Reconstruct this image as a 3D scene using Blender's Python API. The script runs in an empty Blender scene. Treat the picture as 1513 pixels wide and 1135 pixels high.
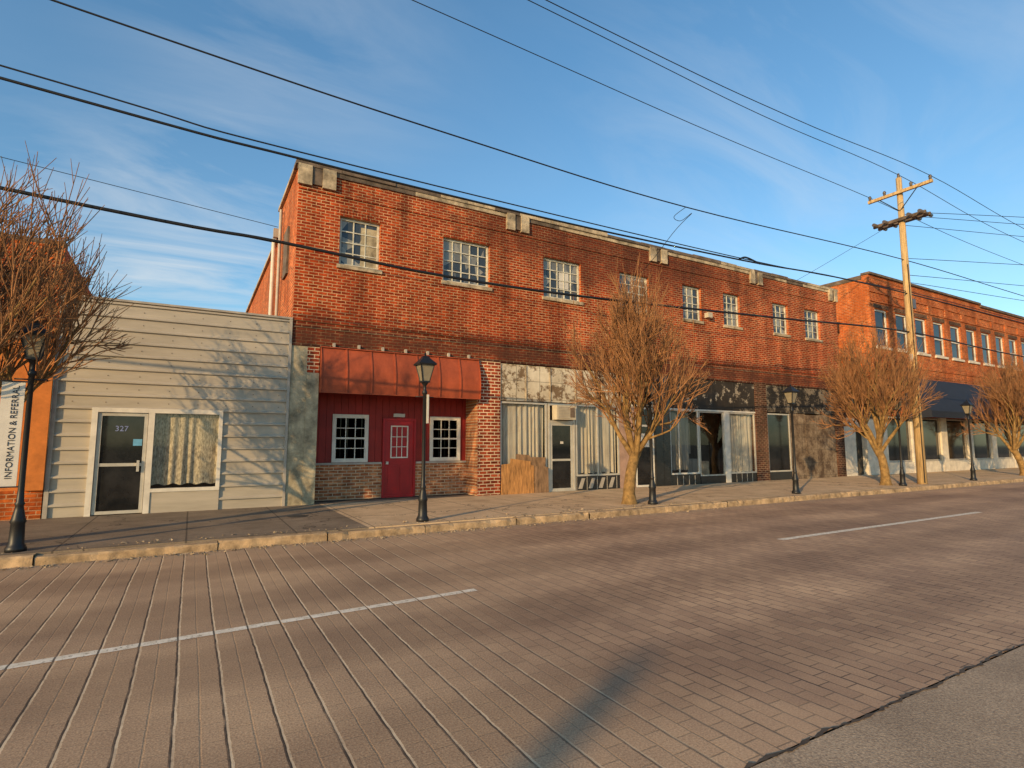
import bpy, math, random
from mathutils import Vector, Matrix
random.seed(7)
scene = bpy.context.scene
R = math.radians

# ---------------------------------------------------------------- helpers
class S:
    def __init__(s, name, col=(.5,.5,.5), rough=.8, metal=0.0, spec=.5):
        s.m = bpy.data.materials.new(name); s.m.use_nodes = True
        s.nt = s.m.node_tree; s.b = s.nt.nodes['Principled BSDF']
        s.out = s.nt.nodes['Material Output']
        s.b.inputs['Base Color'].default_value = (*col, 1)
        s.b.inputs['Roughness'].default_value = rough
        s.b.inputs['Metallic'].default_value = metal
        s.b.inputs['Specular IOR Level'].default_value = spec
    def n(s, t, props=None, ins=None, out=0):
        nd = s.nt.nodes.new(t)
        for k, v in (props or {}).items(): setattr(nd, k, v)
        for k, v in (ins or {}).items():
            sock = nd.inputs[k]
            if isinstance(v, bpy.types.NodeSocket): s.nt.links.new(v, sock)
            else: sock.default_value = v
        return nd.outputs[out]
    def link(s, a, name):
        s.nt.links.new(a, s.b.inputs[name] if isinstance(name, str) else name)
    def pos(s): return s.n('ShaderNodeTexCoord', out=3)
    def sep(s, v):
        nd = s.nt.nodes.new('ShaderNodeSeparateXYZ'); s.nt.links.new(v, nd.inputs[0]); return nd.outputs
    def comb(s, x, y, z=0.0): return s.n('ShaderNodeCombineXYZ', ins={0:x,1:y,2:z})
    def math(s, op, a, b=0.0, c=None):
        i = {0:a,1:b}
        if c is not None: i[2] = c
        return s.n('ShaderNodeMath', {'operation':op}, i)
    def noise(s, vec, scale, detail=4, rough=.6):
        return s.n('ShaderNodeTexNoise', ins={'Vector':vec,'Scale':scale,'Detail':detail,'Roughness':rough})
    def ramp(s, f, lo, hi, c0=(0,0,0), c1=(1,1,1)):
        nd = s.nt.nodes.new('ShaderNodeValToRGB'); s.nt.links.new(f, nd.inputs[0])
        e = nd.color_ramp.elements
        e[0].position = lo; e[1].position = hi
        e[0].color = (*c0,1); e[1].color = (*c1,1)
        return nd.outputs[0]
    def mix(s, f, a, b, mode='MIX'):
        nd = s.nt.nodes.new('ShaderNodeMix'); nd.data_type = 'RGBA'; nd.blend_type = mode
        for idx, v in ((0,f),(6,a),(7,b)):
            if isinstance(v, bpy.types.NodeSocket): s.nt.links.new(v, nd.inputs[idx])
            elif idx == 0: nd.inputs[0].default_value = v
            else: nd.inputs[idx].default_value = (*v,1)
        return nd.outputs[2]
    def bump(s, h, strength=.5, dist=.02):
        nd = s.nt.nodes.new('ShaderNodeBump')
        nd.inputs['Strength'].default_value = strength; nd.inputs['Distance'].default_value = dist
        s.nt.links.new(h, nd.inputs['Height']); s.nt.links.new(nd.outputs[0], s.b.inputs['Normal'])

MATS = {}
def simple(name, col, rough=.8, metal=0, var=.35, scale=3, bump=.0, spec=.4, stretch=(1,1,1)):
    s = S(name, col, rough, metal, spec)
    p = s.n('ShaderNodeMapping', ins={'Vector':s.pos(),'Scale':stretch})
    f = s.noise(p, scale, 6, .65)
    lo = tuple(c*(1-var) for c in col); hi = tuple(min(1,c*(1+var*.6)) for c in col)
    s.link(s.ramp(f, .3, .7, lo, hi), 'Base Color')
    if bump: s.bump(s.noise(p, scale*12, 3), bump, .01)
    MATS[name] = s.m; return s

class MB:
    def __init__(s): s.v=[]; s.f=[]; s.mi=[]; s.mats=[]; s.sm=[]
    def _m(s, mat):
        if mat not in s.mats: s.mats.append(mat)
        return s.mats.index(mat)
    def poly(s, pts, mat):
        b=len(s.v); s.v += [tuple(p) for p in pts]; s.f.append(tuple(range(b,b+len(pts)))); s.mi.append(s._m(mat)); s.sm.append(False)
    def box(s, x0,x1,y0,y1,z0,z1, mat):
        b=len(s.v)
        s.v += [(x0,y0,z0),(x1,y0,z0),(x1,y1,z0),(x0,y1,z0),(x0,y0,z1),(x1,y0,z1),(x1,y1,z1),(x0,y1,z1)]
        for q in ((0,3,2,1),(4,5,6,7),(0,1,5,4),(1,2,6,5),(2,3,7,6),(3,0,4,7)):
            s.f.append(tuple(b+i for i in q)); s.mi.append(s._m(mat)); s.sm.append(False)
    def path(s, pts, rad, mat, n=5, cap=False):
        k=len(pts); b=len(s.v); m=s._m(mat)
        up=None
        for i in range(k):
            p=Vector(pts[i])
            d=(Vector(pts[min(i+1,k-1)])-Vector(pts[max(i-1,0)])).normalized()
            a=d.orthogonal().normalized() if up is None else (up-d*up.dot(d)).normalized()
            up=a; c=d.cross(a)
            for j in range(n):
                t=2*math.pi*j/n
                s.v.append(tuple(p+(a*math.cos(t)+c*math.sin(t))*rad[i]))
        for i in range(k-1):
            for j in range(n):
                s.f.append((b+i*n+j,b+i*n+(j+1)%n,b+(i+1)*n+(j+1)%n,b+(i+1)*n+j)); s.mi.append(m); s.sm.append(True)
        if cap:
            s.f.append(tuple(b+j for j in range(n))[::-1]); s.mi.append(m); s.sm.append(False)
            s.f.append(tuple(b+(k-1)*n+j for j in range(n))); s.mi.append(m); s.sm.append(False)
    def lathe(s, prof, mat, n=12, c=(0,0,0), smooth=True, rot=0):
        b=len(s.v); m=s._m(mat)
        for r,z in prof:
            for j in range(n):
                t=2*math.pi*j/n+rot
                s.v.append((c[0]+r*math.cos(t),c[1]+r*math.sin(t),c[2]+z))
        for i in range(len(prof)-1):
            for j in range(n):
                s.f.append((b+i*n+j,b+i*n+(j+1)%n,b+(i+1)*n+(j+1)%n,b+(i+1)*n+j)); s.mi.append(m); s.sm.append(smooth)
    def build(s, name, parent=None, loc=(0,0,0)):
        me=bpy.data.meshes.new(name); me.from_pydata(s.v,[],s.f)
        for m in s.mats: me.materials.append(MATS[m])
        me.polygons.foreach_set('material_index', s.mi); me.polygons.foreach_set('use_smooth', s.sm)
        me.update()
        o=bpy.data.objects.new(name,me); scene.collection.objects.link(o); o.location=loc
        if parent: o.parent=parent
        return o
def empty(name, loc=(0,0,0)):
    o=bpy.data.objects.new(name,None); scene.collection.objects.link(o); o.location=loc; o.empty_display_size=.3; return o
def text(name, body, size, loc, rot, mat, parent):
    c=bpy.data.curves.new(name,'FONT'); c.body=body; c.size=size; c.extrude=.002; c.align_x='CENTER'; c.align_y='CENTER'
    c.materials.append(MATS[mat]); o=bpy.data.objects.new(name,c); scene.collection.objects.link(o)
    o.location=loc; o.rotation_euler=rot; o.parent=parent; return o
def catmull(P, sub=8):
    out=[]; P=[Vector(p) for p in P]
    Q=[P[0]*2-P[1]]+P+[P[-1]*2-P[-2]]
    for i in range(1,len(Q)-2):
        for k in range(sub):
            t=k/sub; a,b,c,d=Q[i-1],Q[i],Q[i+1],Q[i+2]
            out.append(.5*((2*b)+(c-a)*t+(2*a-5*b+4*c-d)*t*t+(-a+3*b-3*c+d)*t**3))
    out.append(P[-1]); return out

# ---------------------------------------------------------------- materials
def brick(name, c1, c2, mortar, side=False, row=.086, width=.25, ms=.012, weather=.5, bands=False, mfade=.6):
    s=S(name, c1, .9, spec=.15); p=s.pos(); o=s.sep(p)
    wob=s.noise(p,1.3,2)
    u=o[1] if side else o[0]
    v=s.math('ADD',o[2],s.math('MULTIPLY',wob,.02))
    vec=s.comb(u,v)
    nd=s.nt.nodes.new('ShaderNodeTexBrick'); s.nt.links.new(vec,nd.inputs['Vector'])
    nd.inputs['Scale'].default_value=1; nd.inputs['Color1'].default_value=(*c1,1); nd.inputs['Color2'].default_value=(*c2,1)
    nd.inputs['Mortar'].default_value=(*mortar,1); nd.inputs['Mortar Size'].default_value=ms
    nd.inputs['Mortar Smooth'].default_value=.3; nd.inputs['Bias'].default_value=-.1
    nd.inputs['Brick Width'].default_value=width; nd.inputs['Row Height'].default_value=row
    col=nd.outputs[0]
    bn=s.noise(s.comb(s.math('MULTIPLY',u,4.0),s.math('MULTIPLY',v,11.6)),1.0,1,.5)
    tone=s.mix(nd.outputs[1],s.ramp(bn,.30,.66,(.40,.36,.36),(1.3,1.22,1.15)),(1,1,1))
    col=s.mix(1.0,col,tone,'MULTIPLY')
    g=s.ramp(s.noise(p,.9,6,.75),.40,.60)
    col=s.mix(s.math('MULTIPLY',g,mfade),col,tuple(c*.85 for c in c2))
    st=s.n('ShaderNodeMapping',ins={'Vector':p,'Scale':(1.2,1.2,.22)})
    w=s.ramp(s.noise(st,1.0,7,.72),.36,.66,(1-weather,)*3,(1.2,1.14,1.1))
    col=s.mix(1.0,col,w,'MULTIPLY')
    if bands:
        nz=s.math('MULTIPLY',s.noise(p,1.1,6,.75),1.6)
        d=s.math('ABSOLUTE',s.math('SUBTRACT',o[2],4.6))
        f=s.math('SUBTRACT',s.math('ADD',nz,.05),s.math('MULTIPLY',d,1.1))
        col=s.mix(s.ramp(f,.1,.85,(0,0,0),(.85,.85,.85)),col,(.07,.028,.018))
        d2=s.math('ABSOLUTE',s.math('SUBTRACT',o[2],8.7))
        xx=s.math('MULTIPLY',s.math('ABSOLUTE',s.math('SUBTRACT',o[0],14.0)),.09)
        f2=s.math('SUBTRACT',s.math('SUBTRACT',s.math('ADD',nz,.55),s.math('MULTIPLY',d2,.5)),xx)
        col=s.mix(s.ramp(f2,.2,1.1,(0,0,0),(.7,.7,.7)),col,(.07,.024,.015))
        q=s.n('ShaderNodeMapping',ins={'Vector':p,'Scale':(3,3,.35)})
        ls=s.ramp(s.noise(q,1.6,6,.7),.64,.78,(0,0,0),(.18,.18,.18))
        col=s.mix(ls,col,(.5,.36,.24))
    s.link(col,'Base Color')
    inv=s.math('SUBTRACT',1.0,nd.outputs[1])
    h=s.math('ADD',inv,s.math('MULTIPLY',s.noise(p,25,4),.7))
    s.bump(h,.9,.013)
    MATS[name]=s.m
brick('brick',(.54,.085,.018),(.31,.038,.010),(.70,.43,.23),weather=.55,bands=True,mfade=.42)
brick('brick_side',(.60,.15,.038),(.44,.095,.024),(.60,.39,.22),side=True,weather=.35)
brick('brick_pier',(.46,.085,.032),(.22,.038,.018),(.78,.60,.40),weather=.35,row=.1,width=.26,ms=.015,mfade=.2)
brick('brick_tan',(.60,.28,.13),(.38,.13,.06),(.66,.50,.33),weather=.3,row=.09,width=.25,mfade=.2)
brick('brick_dark',(.15,.06,.04),(.07,.03,.02),(.34,.25,.16),weather=.5,mfade=.5)
brick('brick_orange',(.66,.165,.032),(.46,.09,.018),(.60,.34,.18),weather=.4)
brick('brick_orange_side',(.68,.19,.038),(.50,.11,.022),(.62,.36,.20),side=True,weather=.35)
simple('stone',(.46,.36,.235),.92,var=.75,scale=2.6,bump=.6)
simple('stone_dark',(.15,.11,.08),.95,var=.6,scale=3,bump=.5)
simple('concrete_pier',(.44,.365,.235),.95,var=.7,scale=2.5,bump=.7)
simple('siding',(.44,.38,.295),.42,var=.2,scale=1.4,spec=.4,stretch=(.4,1,3))
simple('trim_white',(.68,.62,.52),.6,var=.2)
simple('trim_grey',(.40,.35,.285),.5,var=.25)
simple('alum',(.58,.53,.44),.4,.3,var=.2)
simple('frame_old',(.60,.57,.46),.7,var=.4,scale=6)
simple('red_siding',(.28,.018,.011),.6,var=.3,scale=2)
simple('red_door',(.36,.010,.012),.4,var=.2)
simple('awning_red',(.35,.070,.024),.68,var=.4,scale=2.2,bump=.15,stretch=(1,1,.6))
simple('black_paint',(.012,.012,.013),.45,var=.2)
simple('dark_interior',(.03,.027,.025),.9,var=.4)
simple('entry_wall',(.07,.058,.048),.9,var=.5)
simple('tile_black',(.02,.02,.02),.25,var=.4,spec=.6)
simple('navy_awning',(.016,.021,.034),.7,var=.2)
simple('white_stucco',(.66,.58,.46),.85,var=.25,bump=.2)
simple('orange_stucco',(.58,.18,.035),.85,var=.3,bump=.2)
simple('roof_dark',(.06,.055,.05),.95)
simple('plywood',(.46,.22,.07),.8,var=.65,scale=4,bump=.2,stretch=(4,1,.7))
simple('plywood_old',(.27,.16,.085),.9,var=.6,scale=5,bump=.3,stretch=(2,1,.6))
simple('curtain',(.56,.50,.40),.9,var=.35,stretch=(8,1,.4))
simple('curtain_lace',(.54,.47,.34),.9,var=.75,scale=11,stretch=(3,1,1))
simple('curtain_dark',(.28,.26,.22),.9,var=.4,stretch=(4,1,.3))
simple('pink_board',(.40,.25,.18),.8,var=.3)
simple('ac_body',(.48,.42,.31),.6,var=.2)
simple('wire',(.01,.01,.011),.6,var=.1)
simple('pole_wood',(.54,.36,.165),.9,var=.5,scale=5,bump=.5,stretch=(5,5,.3))
simple('insulator',(.10,.08,.07),.3,var=.2)
simple('sign_white',(.60,.55,.47),.5,var=.15)
simple('sticker',(.15,.4,.6),.5)
simple('letter',(.02,.02,.03),.5)
simple('letter_w',(.24,.28,.52),.5)
simple('lampglass',(.26,.22,.15),.12,var=.3)
simple('bark',(.27,.16,.055),.95,var=.65,scale=7,bump=.9)
simple('twig',(.33,.155,.062),.85,var=.65,scale=3)
simple('rubble',(.40,.30,.19),.95,var=.5,scale=20)
simple('manhole',(.05,.045,.04),.6)

def peel(name, paint, under, lo, hi, panel=.9):
    s=S(name,paint,.85,spec=.2); p=s.pos(); o=s.sep(p)
    f=s.ramp(s.noise(p,2.4,9,.75),lo,hi)
    f2=s.ramp(s.noise(p,1.0,4,.7),.35,.65,(.65,.62,.58),(1,1,1))
    col=s.mix(f,under,paint); col=s.mix(1.0,col,f2,'MULTIPLY')
    fr=s.math('FRACT',s.math('DIVIDE',o[0],panel))
    fz=s.math('FRACT',s.math('DIVIDE',s.math('ADD',o[2],.31),.58))
    ln=s.math('MAXIMUM',s.math('LESS_THAN',fr,.02),s.math('LESS_THAN',fz,.03))
    col=s.mix(s.math('MULTIPLY',ln,.7),col,(.06,.05,.04))
    s.link(col,'Base Color'); s.bump(f,.4,.01); MATS[name]=s.m
peel('peel_white',(.74,.66,.51),(.24,.165,.10),.44,.50)
peel('peel_black',(.045,.037,.03),(.42,.36,.28),.40,.44,1.3)
peel('peel_mixed',(.26,.215,.16),(.03,.027,.024),.50,.55,1.1)
peel('board_worn',(.34,.26,.18),(.13,.088,.06),.42,.6,1.15)

def glassmat(name, tint):
    s=S(name); nt=s.nt; nt.nodes.remove(s.b)
    t=nt.nodes.new('ShaderNodeBsdfTransparent'); t.inputs[0].default_value=(*tint,1)
    g=nt.nodes.new('ShaderNodeBsdfGlossy'); g.inputs['Roughness'].default_value=.02
    lw=nt.nodes.new('ShaderNodeLayerWeight'); lw.inputs[0].default_value=.5
    pw=nt.nodes.new('ShaderNodeMath'); pw.operation='POWER'; pw.inputs[1].default_value=3.5
    ad=nt.nodes.new('ShaderNodeMath'); ad.operation='MULTIPLY_ADD'; ad.inputs[1].default_value=.7; ad.inputs[2].default_value=.05
    mx=nt.nodes.new('ShaderNodeMixShader')
    nt.links.new(lw.outputs['Facing'],pw.inputs[0]); nt.links.new(pw.outputs[0],ad.inputs[0]); nt.links.new(ad.outputs[0],mx.inputs[0])
    nt.links.new(t.outputs[0],mx.inputs[1]); nt.links.new(g.outputs[0],mx.inputs[2]); nt.links.new(mx.outputs[0],s.out.inputs[0])
    MATS[name]=s.m
glassmat('glass',(.86,.86,.85))
s=S('glass_dark',(.02,.022,.025),.06,spec=.5); p=s.pos()
s.link(s.ramp(s.noise(p,1.7,4,.7),.35,.7,(.006,.007,.008),(.028,.027,.026)),'Base Color'); MATS['glass_dark']=s.m
s=S('glass_pane',(.1,.1,.1),.14,spec=.6); p=s.pos()
v=s.n('ShaderNodeTexVoronoi',ins={'Vector':p,'Scale':2.6},out=1)
vb=s.n('ShaderNodeRGBToBW',ins={0:v})
s.link(s.ramp(vb,.3,.75,(.04,.05,.06),(.28,.27,.23)),'Base Color'); MATS['glass_pane']=s.m

s=S('ground',(.16,.13,.1),.95); p=s.pos()
s.link(s.ramp(s.noise(p,.3,6,.7),.35,.7,(.10,.085,.05),(.2,.17,.12)),'Base Color'); MATS['ground']=s.m

PITCH=.285
def wobx(s,p):
    a=s.math('MULTIPLY',s.math('SUBTRACT',s.noise(p,.22,1),.5),.07)
    b=s.math('MULTIPLY',s.math('SUBTRACT',s.noise(p,6,2),.5),.014)
    return s.math('ADD',a,b)
s=S('road_brick',(.3,.25,.2),.85,spec=.3); p=s.pos(); o=s.sep(p)
xw=s.math('ADD',o[0],wobx(s,p))
nd=s.nt.nodes.new('ShaderNodeTexBrick')
s.nt.links.new(s.comb(o[1],xw),nd.inputs['Vector'])
for k,vv in (('Scale',1),('Mortar Size',.0075),('Mortar Smooth',.6),('Bias',0),('Brick Width',.24),('Row Height',PITCH/2)):
    nd.inputs[k].default_value=vv
nd.inputs['Color1'].default_value=(.52,.34,.215,1); nd.inputs['Color2'].default_value=(.34,.21,.14,1); nd.inputs['Mortar'].default_value=(.34,.24,.15,1)
fr=s.math('FRACT',s.math('DIVIDE',xw,PITCH))
lw=s.math('ADD',.012,s.math('MULTIPLY',s.noise(p,9,3,.7),.07))
line=s.math('LESS_THAN',fr,lw)
left=s.n('ShaderNodeMapRange',ins={'Value':s.math('ADD',s.math('SUBTRACT',o[0],s.math('MULTIPLY',o[1],.35)),s.math('MULTIPLY',s.noise(p,.5,4),4)),'From Min':2.0,'From Max':4.8,'To Min':1.0,'To Max':0.0})
big=s.noise(p,.35,6,.65)
fine=s.noise(p,75,3,.8)
asph=s.ramp(fine,.3,.72,(.20,.13,.078),(.68,.49,.31))
base=s.mix(s.ramp(left,.0,1.0,(.42,.42,.42),(.85,.85,.85)),nd.outputs[0],asph)
base=s.mix(1.0,base,s.ramp(big,.3,.7,(.68,.62,.60),(1.24,1.17,1.07)),'MULTIPLY')
ty=s.math('SINE',s.math('MULTIPLY',o[1],3.4))
base=s.mix(1.0,base,s.ramp(s.math('ADD',ty,s.noise(p,.8,4)),-.4,1.6,(.86,.84,.83),(1.08,1.07,1.06)),'MULTIPLY')
oil=s.ramp(s.noise(p,2.6,5,.8),.68,.76,(0,0,0),(.45,.45,.45))
base=s.mix(oil,base,(.10,.07,.048))
# sand swept against the kerb
sand=s.ramp(s.math('ADD',s.math('SUBTRACT',o[1],9.9),s.math('MULTIPLY',s.noise(p,2,5,.7),.8)),.3,.9,(0,0,0),(.6,.6,.6))
base=s.mix(sand,base,s.ramp(fine,.3,.7,(.30,.21,.13),(.62,.46,.30)))
fade=s.ramp(s.noise(p,1.1,5,.75),.36,.58,(.2,.2,.2),(1,1,1))
jf=s.math('MULTIPLY',s.math('MULTIPLY',nd.outputs[1],fade),s.math('SUBTRACT',1.0,s.math('MULTIPLY',left,.85)))
base=s.mix(s.math('MULTIPLY',jf,.72),base,(.085,.055,.038))
ll=s.math('MULTIPLY',s.math('MULTIPLY',line,left),s.ramp(s.noise(p,2.2,5,.75),.34,.56,(.2,.2,.2),(1,1,1)))
base=s.mix(s.math('MULTIPLY',ll,.8),base,(.80,.60,.38))
edge=s.math('MULTIPLY',s.math('MULTIPLY',s.math('GREATER_THAN',fr,.945),left),s.ramp(s.noise(p,4,3),.32,.55,(.3,.3,.3),(.9,.9,.9)))
base=s.mix(edge,base,(.07,.046,.03))
dl=s.math('MULTIPLY',s.math('MULTIPLY',s.math('LESS_THAN',fr,.04),s.math('SUBTRACT',1.0,left)),s.math('MULTIPLY',fade,.8))
base=s.mix(dl,base,(.07,.046,.032))
s.link(base,'Base Color')
h=s.math('ADD',s.math('MULTIPLY',fine,.45),s.math('MULTIPLY',s.math('SUBTRACT',1.0,s.math('MAXIMUM',s.math('MULTIPLY',nd.outputs[1],.6),line)),.45))
s.bump(h,.55,.009); MATS['road_brick']=s.m

s=S('gutter_concrete',(.34,.3,.25),.92); p=s.pos()
c=s.ramp(s.noise(p,75,3,.8),.3,.72,(.18,.125,.085),(.60,.45,.30))
c=s.mix(1.0,c,s.ramp(s.noise(p,.7,6,.7),.3,.7,(.72,.67,.62),(1.15,1.1,1.03)),'MULTIPLY')
s.link(c,'Base Color'); s.bump(s.noise(p,60,3),.55,.008); MATS['gutter_concrete']=s.m
simple('seam',(.09,.065,.045),.95,var=.5,scale=8)

def sidewalk(name, lo, hi, jx):
    s=S(name,lo,.92,spec=.25); p=s.pos(); o=s.sep(p)
    c=s.ramp(s.noise(p,1.2,8,.7),.3,.7,lo,hi)
    c=s.mix(1.0,c,s.ramp(s.noise(p,45,3),.3,.7,(.8,.8,.8),(1.1,1.1,1.1)),'MULTIPLY')
    fx=s.math('FRACT',s.math('DIVIDE',o[0],jx)); fy=s.math('FRACT',s.math('DIVIDE',s.math('ADD',o[1],.9),1.65))
    j=s.math('MAXIMUM',s.math('LESS_THAN',fx,.016),s.math('LESS_THAN',fy,.016))
    q=s.n('ShaderNodeMapping',ins={'Vector':s.n('ShaderNodeVectorMath',{'operation':'ADD'},{0:p,1:s.n('ShaderNodeTexNoise',ins={'Vector':p,'Scale':2.5,'Detail':4.0},out=1)}),'Scale':(.3,.3,.3)})
    vo=s.n('ShaderNodeTexVoronoi',{'feature':'DISTANCE_TO_EDGE'},{'Vector':q,'Scale':1.0},0)
    j2=s.math('MAXIMUM',j,s.math('LESS_THAN',vo,.005))
    c=s.mix(s.math('MULTIPLY',j2,.7),c,(.05,.04,.03))
    s.link(c,'Base Color'); s.bump(s.math('SUBTRACT',s.noise(p,20,4),j2),.4,.01); MATS[name]=s.m
sidewalk('sidewalk_dark',(.16,.12,.082),(.29,.22,.15),1.7)  # darker concrete tone: left stretch and strip along the building fronts
sidewalk('sidewalk_pale',(.44,.30,.17),(.72,.51,.30),1.55)  # paler concrete tone: rest of the sidewalk to the right
simple('kerb',(.46,.31,.17),.92,var=.6,scale=4,bump=.9)

s=S('road_paint',(.7,.66,.58),.7); p=s.pos(); o=s.sep(p)
fr=s.math('FRACT',s.math('DIVIDE',s.math('ADD',o[0],wobx(s,p)),PITCH))
gap=s.math('GREATER_THAN',fr,.945)
wear=s.ramp(s.noise(p,22,6,.8),.37,.44)
a=s.math('MULTIPLY',wear,s.math('SUBTRACT',1.0,s.math('MULTIPLY',gap,.85)))
s.link(s.ramp(s.noise(p,9,4),.3,.7,(.64,.53,.38),(.9,.8,.64)),'Base Color')
s.link(a,'Alpha'); MATS['road_paint']=s.m

# ---------------------------------------------------------------- ground, road, sidewalk
g=MB(); g.poly([(-400,-400,-.03),(500,-400,-.03),(500,500,-.03),(-400,500,-.03)],'ground'); g.build('ground')
g=MB(); g.poly([(-120,2.12,0),(260,2.12,0),(260,10.4,0),(-120,10.4,0)],'road_brick'); g.build('road')
g=MB(); g.poly([(-120,-9,.004),(260,-9,.004),(260,2.10,.004),(-120,2.10,.004)],'gutter_concrete')
g.build('asphalt_shoulder')
g=MB()
def seam(y,w,x0,x1,z):
    x=x0; pts=[]; yy=0
    while x<x1:
        yy=yy*.8+random.uniform(-.014,.014)
        pts.append((x,y+yy,w*random.uniform(.1,1.5))); x+=random.uniform(.02,.06) if x<12 else .8
    for a,b in zip(pts,pts[1:]):
        g.poly([(a[0],a[1]-a[2],z),(b[0],b[1]-b[2],z),(b[0],b[1]+b[2],z),(a[0],a[1]+a[2],z)],'seam')
seam(2.112,.012,-8,60,.009)
g.build('road_seam')
g=MB()
g.poly([(-3.6,5.66,.005),(3.02,6.04,.005),(3.02,6.15,.005),(-3.6,5.78,.005)],'road_paint')
g.poly([(9.3,6.36,.005),(17.4,6.36,.005),(17.4,6.5,.005),(9.3,6.5,.005)],'road_paint')
g.poly([(26.5,6.4,.005),(34,6.4,.005),(34,6.53,.005),(26.5,6.53,.005)],'road_paint')
g.build('road_marking')
g=MB()
SW=.15
g.box(-60,3.0,10.62,15.3,-.02,SW,'sidewalk_dark')
g.box(3.0,120,10.62,15.3,-.02,SW,'sidewalk_pale')
g.box(-60,120,15.3,16.2,-.02,SW-.01,'sidewalk_dark')
x=-30
while x<90:
    L=random.uniform(1.6,3.2); dz=random.uniform(-.03,.005) if x<6 else random.uniform(-.01,.004); dy=random.uniform(-.02,.02)
    n=max(4,int(L/.12)); x0=x+.008; x1=x+L-.008; prev=None
    for i in range(n+1):
        xx=x0+(x1-x0)*i/n; c=random.uniform(.012,.04)*(2 if random.random()<.15 else 1); fy=10.4+dy+random.uniform(-.008,.008)
        cur=[(xx,fy,-.02),(xx,fy+c*.2,SW+dz-c),(xx,fy+c,SW+dz-.004),(xx,10.612,SW+dz-.004),(xx,10.612,-.02)]
        if prev:
            for k in range(4): g.poly([prev[k],cur[k],cur[k+1],prev[k+1]],'kerb')
        prev=cur
    x+=L
g.build('sidewalk')
g=MB()
for i in range(1100):
    r=random.uniform(.006,.028)*(1 if random.random()<.85 else 1.7)
    xx=random.triangular(-6,14,1); yy=10.36-abs(random.gauss(0,.12)) if random.random()<.8 else 10.7+abs(random.gauss(0,.15))
    zz=0 if yy<10.4 else SW
    b=len(g.v)
    pts=[Vector((random.gauss(0,1),random.gauss(0,1),random.gauss(0,.7))).normalized()*r for _ in range(6)]
    for q in pts: g.v.append((xx+q.x,yy+q.y,zz+r*.4+q.z*.6))
    for q in ((0,1,2),(0,2,3),(0,3,4),(0,4,1),(5,1,2),(5,2,3),(5,3,4),(5,4,1)):
        g.f.append(tuple(b+k for k in q)); g.mi.append(g._m('rubble')); g.sm.append(False)
g.build('gravel_debris')
g=MB(); g.lathe([(.0,.006),(.2,.006),(.22,.004)],'manhole',20,(2.1,13.0,SW)); g.build('manhole_cover')

# ---------------------------------------------------------------- wall with holes
def wall(g, x0,x1,z0,z1,y,holes,mat,depth=.16):
    xs=sorted({x0,x1,*[h[0] for h in holes],*[h[1] for h in holes]})
    zs=sorted({z0,z1,*[h[2] for h in holes],*[h[3] for h in holes]})
    for i in range(len(xs)-1):
        for k in range(len(zs)-1):
            cx=(xs[i]+xs[i+1])/2; cz=(zs[k]+zs[k+1])/2
            if any(h[0]<cx<h[1] and h[2]<cz<h[3] for h in holes): continue
            g.poly([(xs[i],y,zs[k]),(xs[i+1],y,zs[k]),(xs[i+1],y,zs[k+1]),(xs[i],y,zs[k+1])],mat)
    side='brick_side' if mat=='brick' else ('brick_orange_side' if mat=='brick_orange' else mat)
    for a,b,c,d in holes:
        g.poly([(a,y,c),(a,y,d),(a,y+depth,d),(a,y+depth,c)],side)
        g.poly([(b,y,c),(b,y+depth,c),(b,y+depth,d),(b,y,d)],side)
        g.poly([(a,y,d),(b,y,d),(b,y+depth,d),(a,y+depth,d)],mat)
        g.poly([(a,y,c),(a,y+depth,c),(b,y+depth,c),(b,y,c)],mat)
def frame(g,x0,x1,z0,z1,y,w,mat,d=.06):
    g.box(x0,x0+w,y,y+d,z0,z1,mat); g.box(x1-w,x1,y,y+d,z0,z1,mat)
    g.box(x0+w,x1-w,y,y+d,z0,z0+w,mat); g.box(x0+w,x1-w,y,y+d,z1-w,z1,mat)
def sash(g,x0,x1,z0,z1,y,cols,rows,mat,glass,fw=.05,mw=.025,meet=None):
    frame(g,x0,x1,z0,z1,y,fw,mat)
    for i in range(1,cols):
        x=x0+fw+(x1-x0-2*fw)*i/cols; g.box(x-mw/2,x+mw/2,y+.012,y+.05,z0+fw,z1-fw,mat)
    for k in range(1,rows):
        z=z0+fw+(z1-z0-2*fw)*k/rows; w=mw if meet!=k else mw*2.2
        g.box(x0+fw,x1-fw,y+.008,y+.046,z-w/2,z+w/2,mat)
    g.poly([(x0+fw,y+.04,z0+fw),(x1-fw,y+.04,z0+fw),(x1-fw,y+.04,z1-fw),(x0+fw,y+.04,z1-fw)],glass)
def curtain(g,x0,x1,z0,z1,y,mat,amp=.05):
    n=int((x1-x0)/.02); pts=[]; ph=random.random()*6
    for i in range(n+1):
        x=x0+(x1-x0)*i/n
        pts.append((x,y+amp*math.sin(x*29+ph+3.0*math.sin(x*4.3+ph)+1.2*math.sin(x*11))+amp*.6*math.sin(x*13+ph)))
    for a,b in zip(pts,pts[1:]):
        za=z0+.02*math.sin(a[0]*20+ph); zb=z0+.02*math.sin(b[0]*20+ph)
        g.poly([(a[0],a[1],za),(b[0],b[1],zb),(b[0]+.01,b[1]*.4+y*.6,z1),(a[0]+.01,a[1]*.4+y*.6,z1)],mat)

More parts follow.
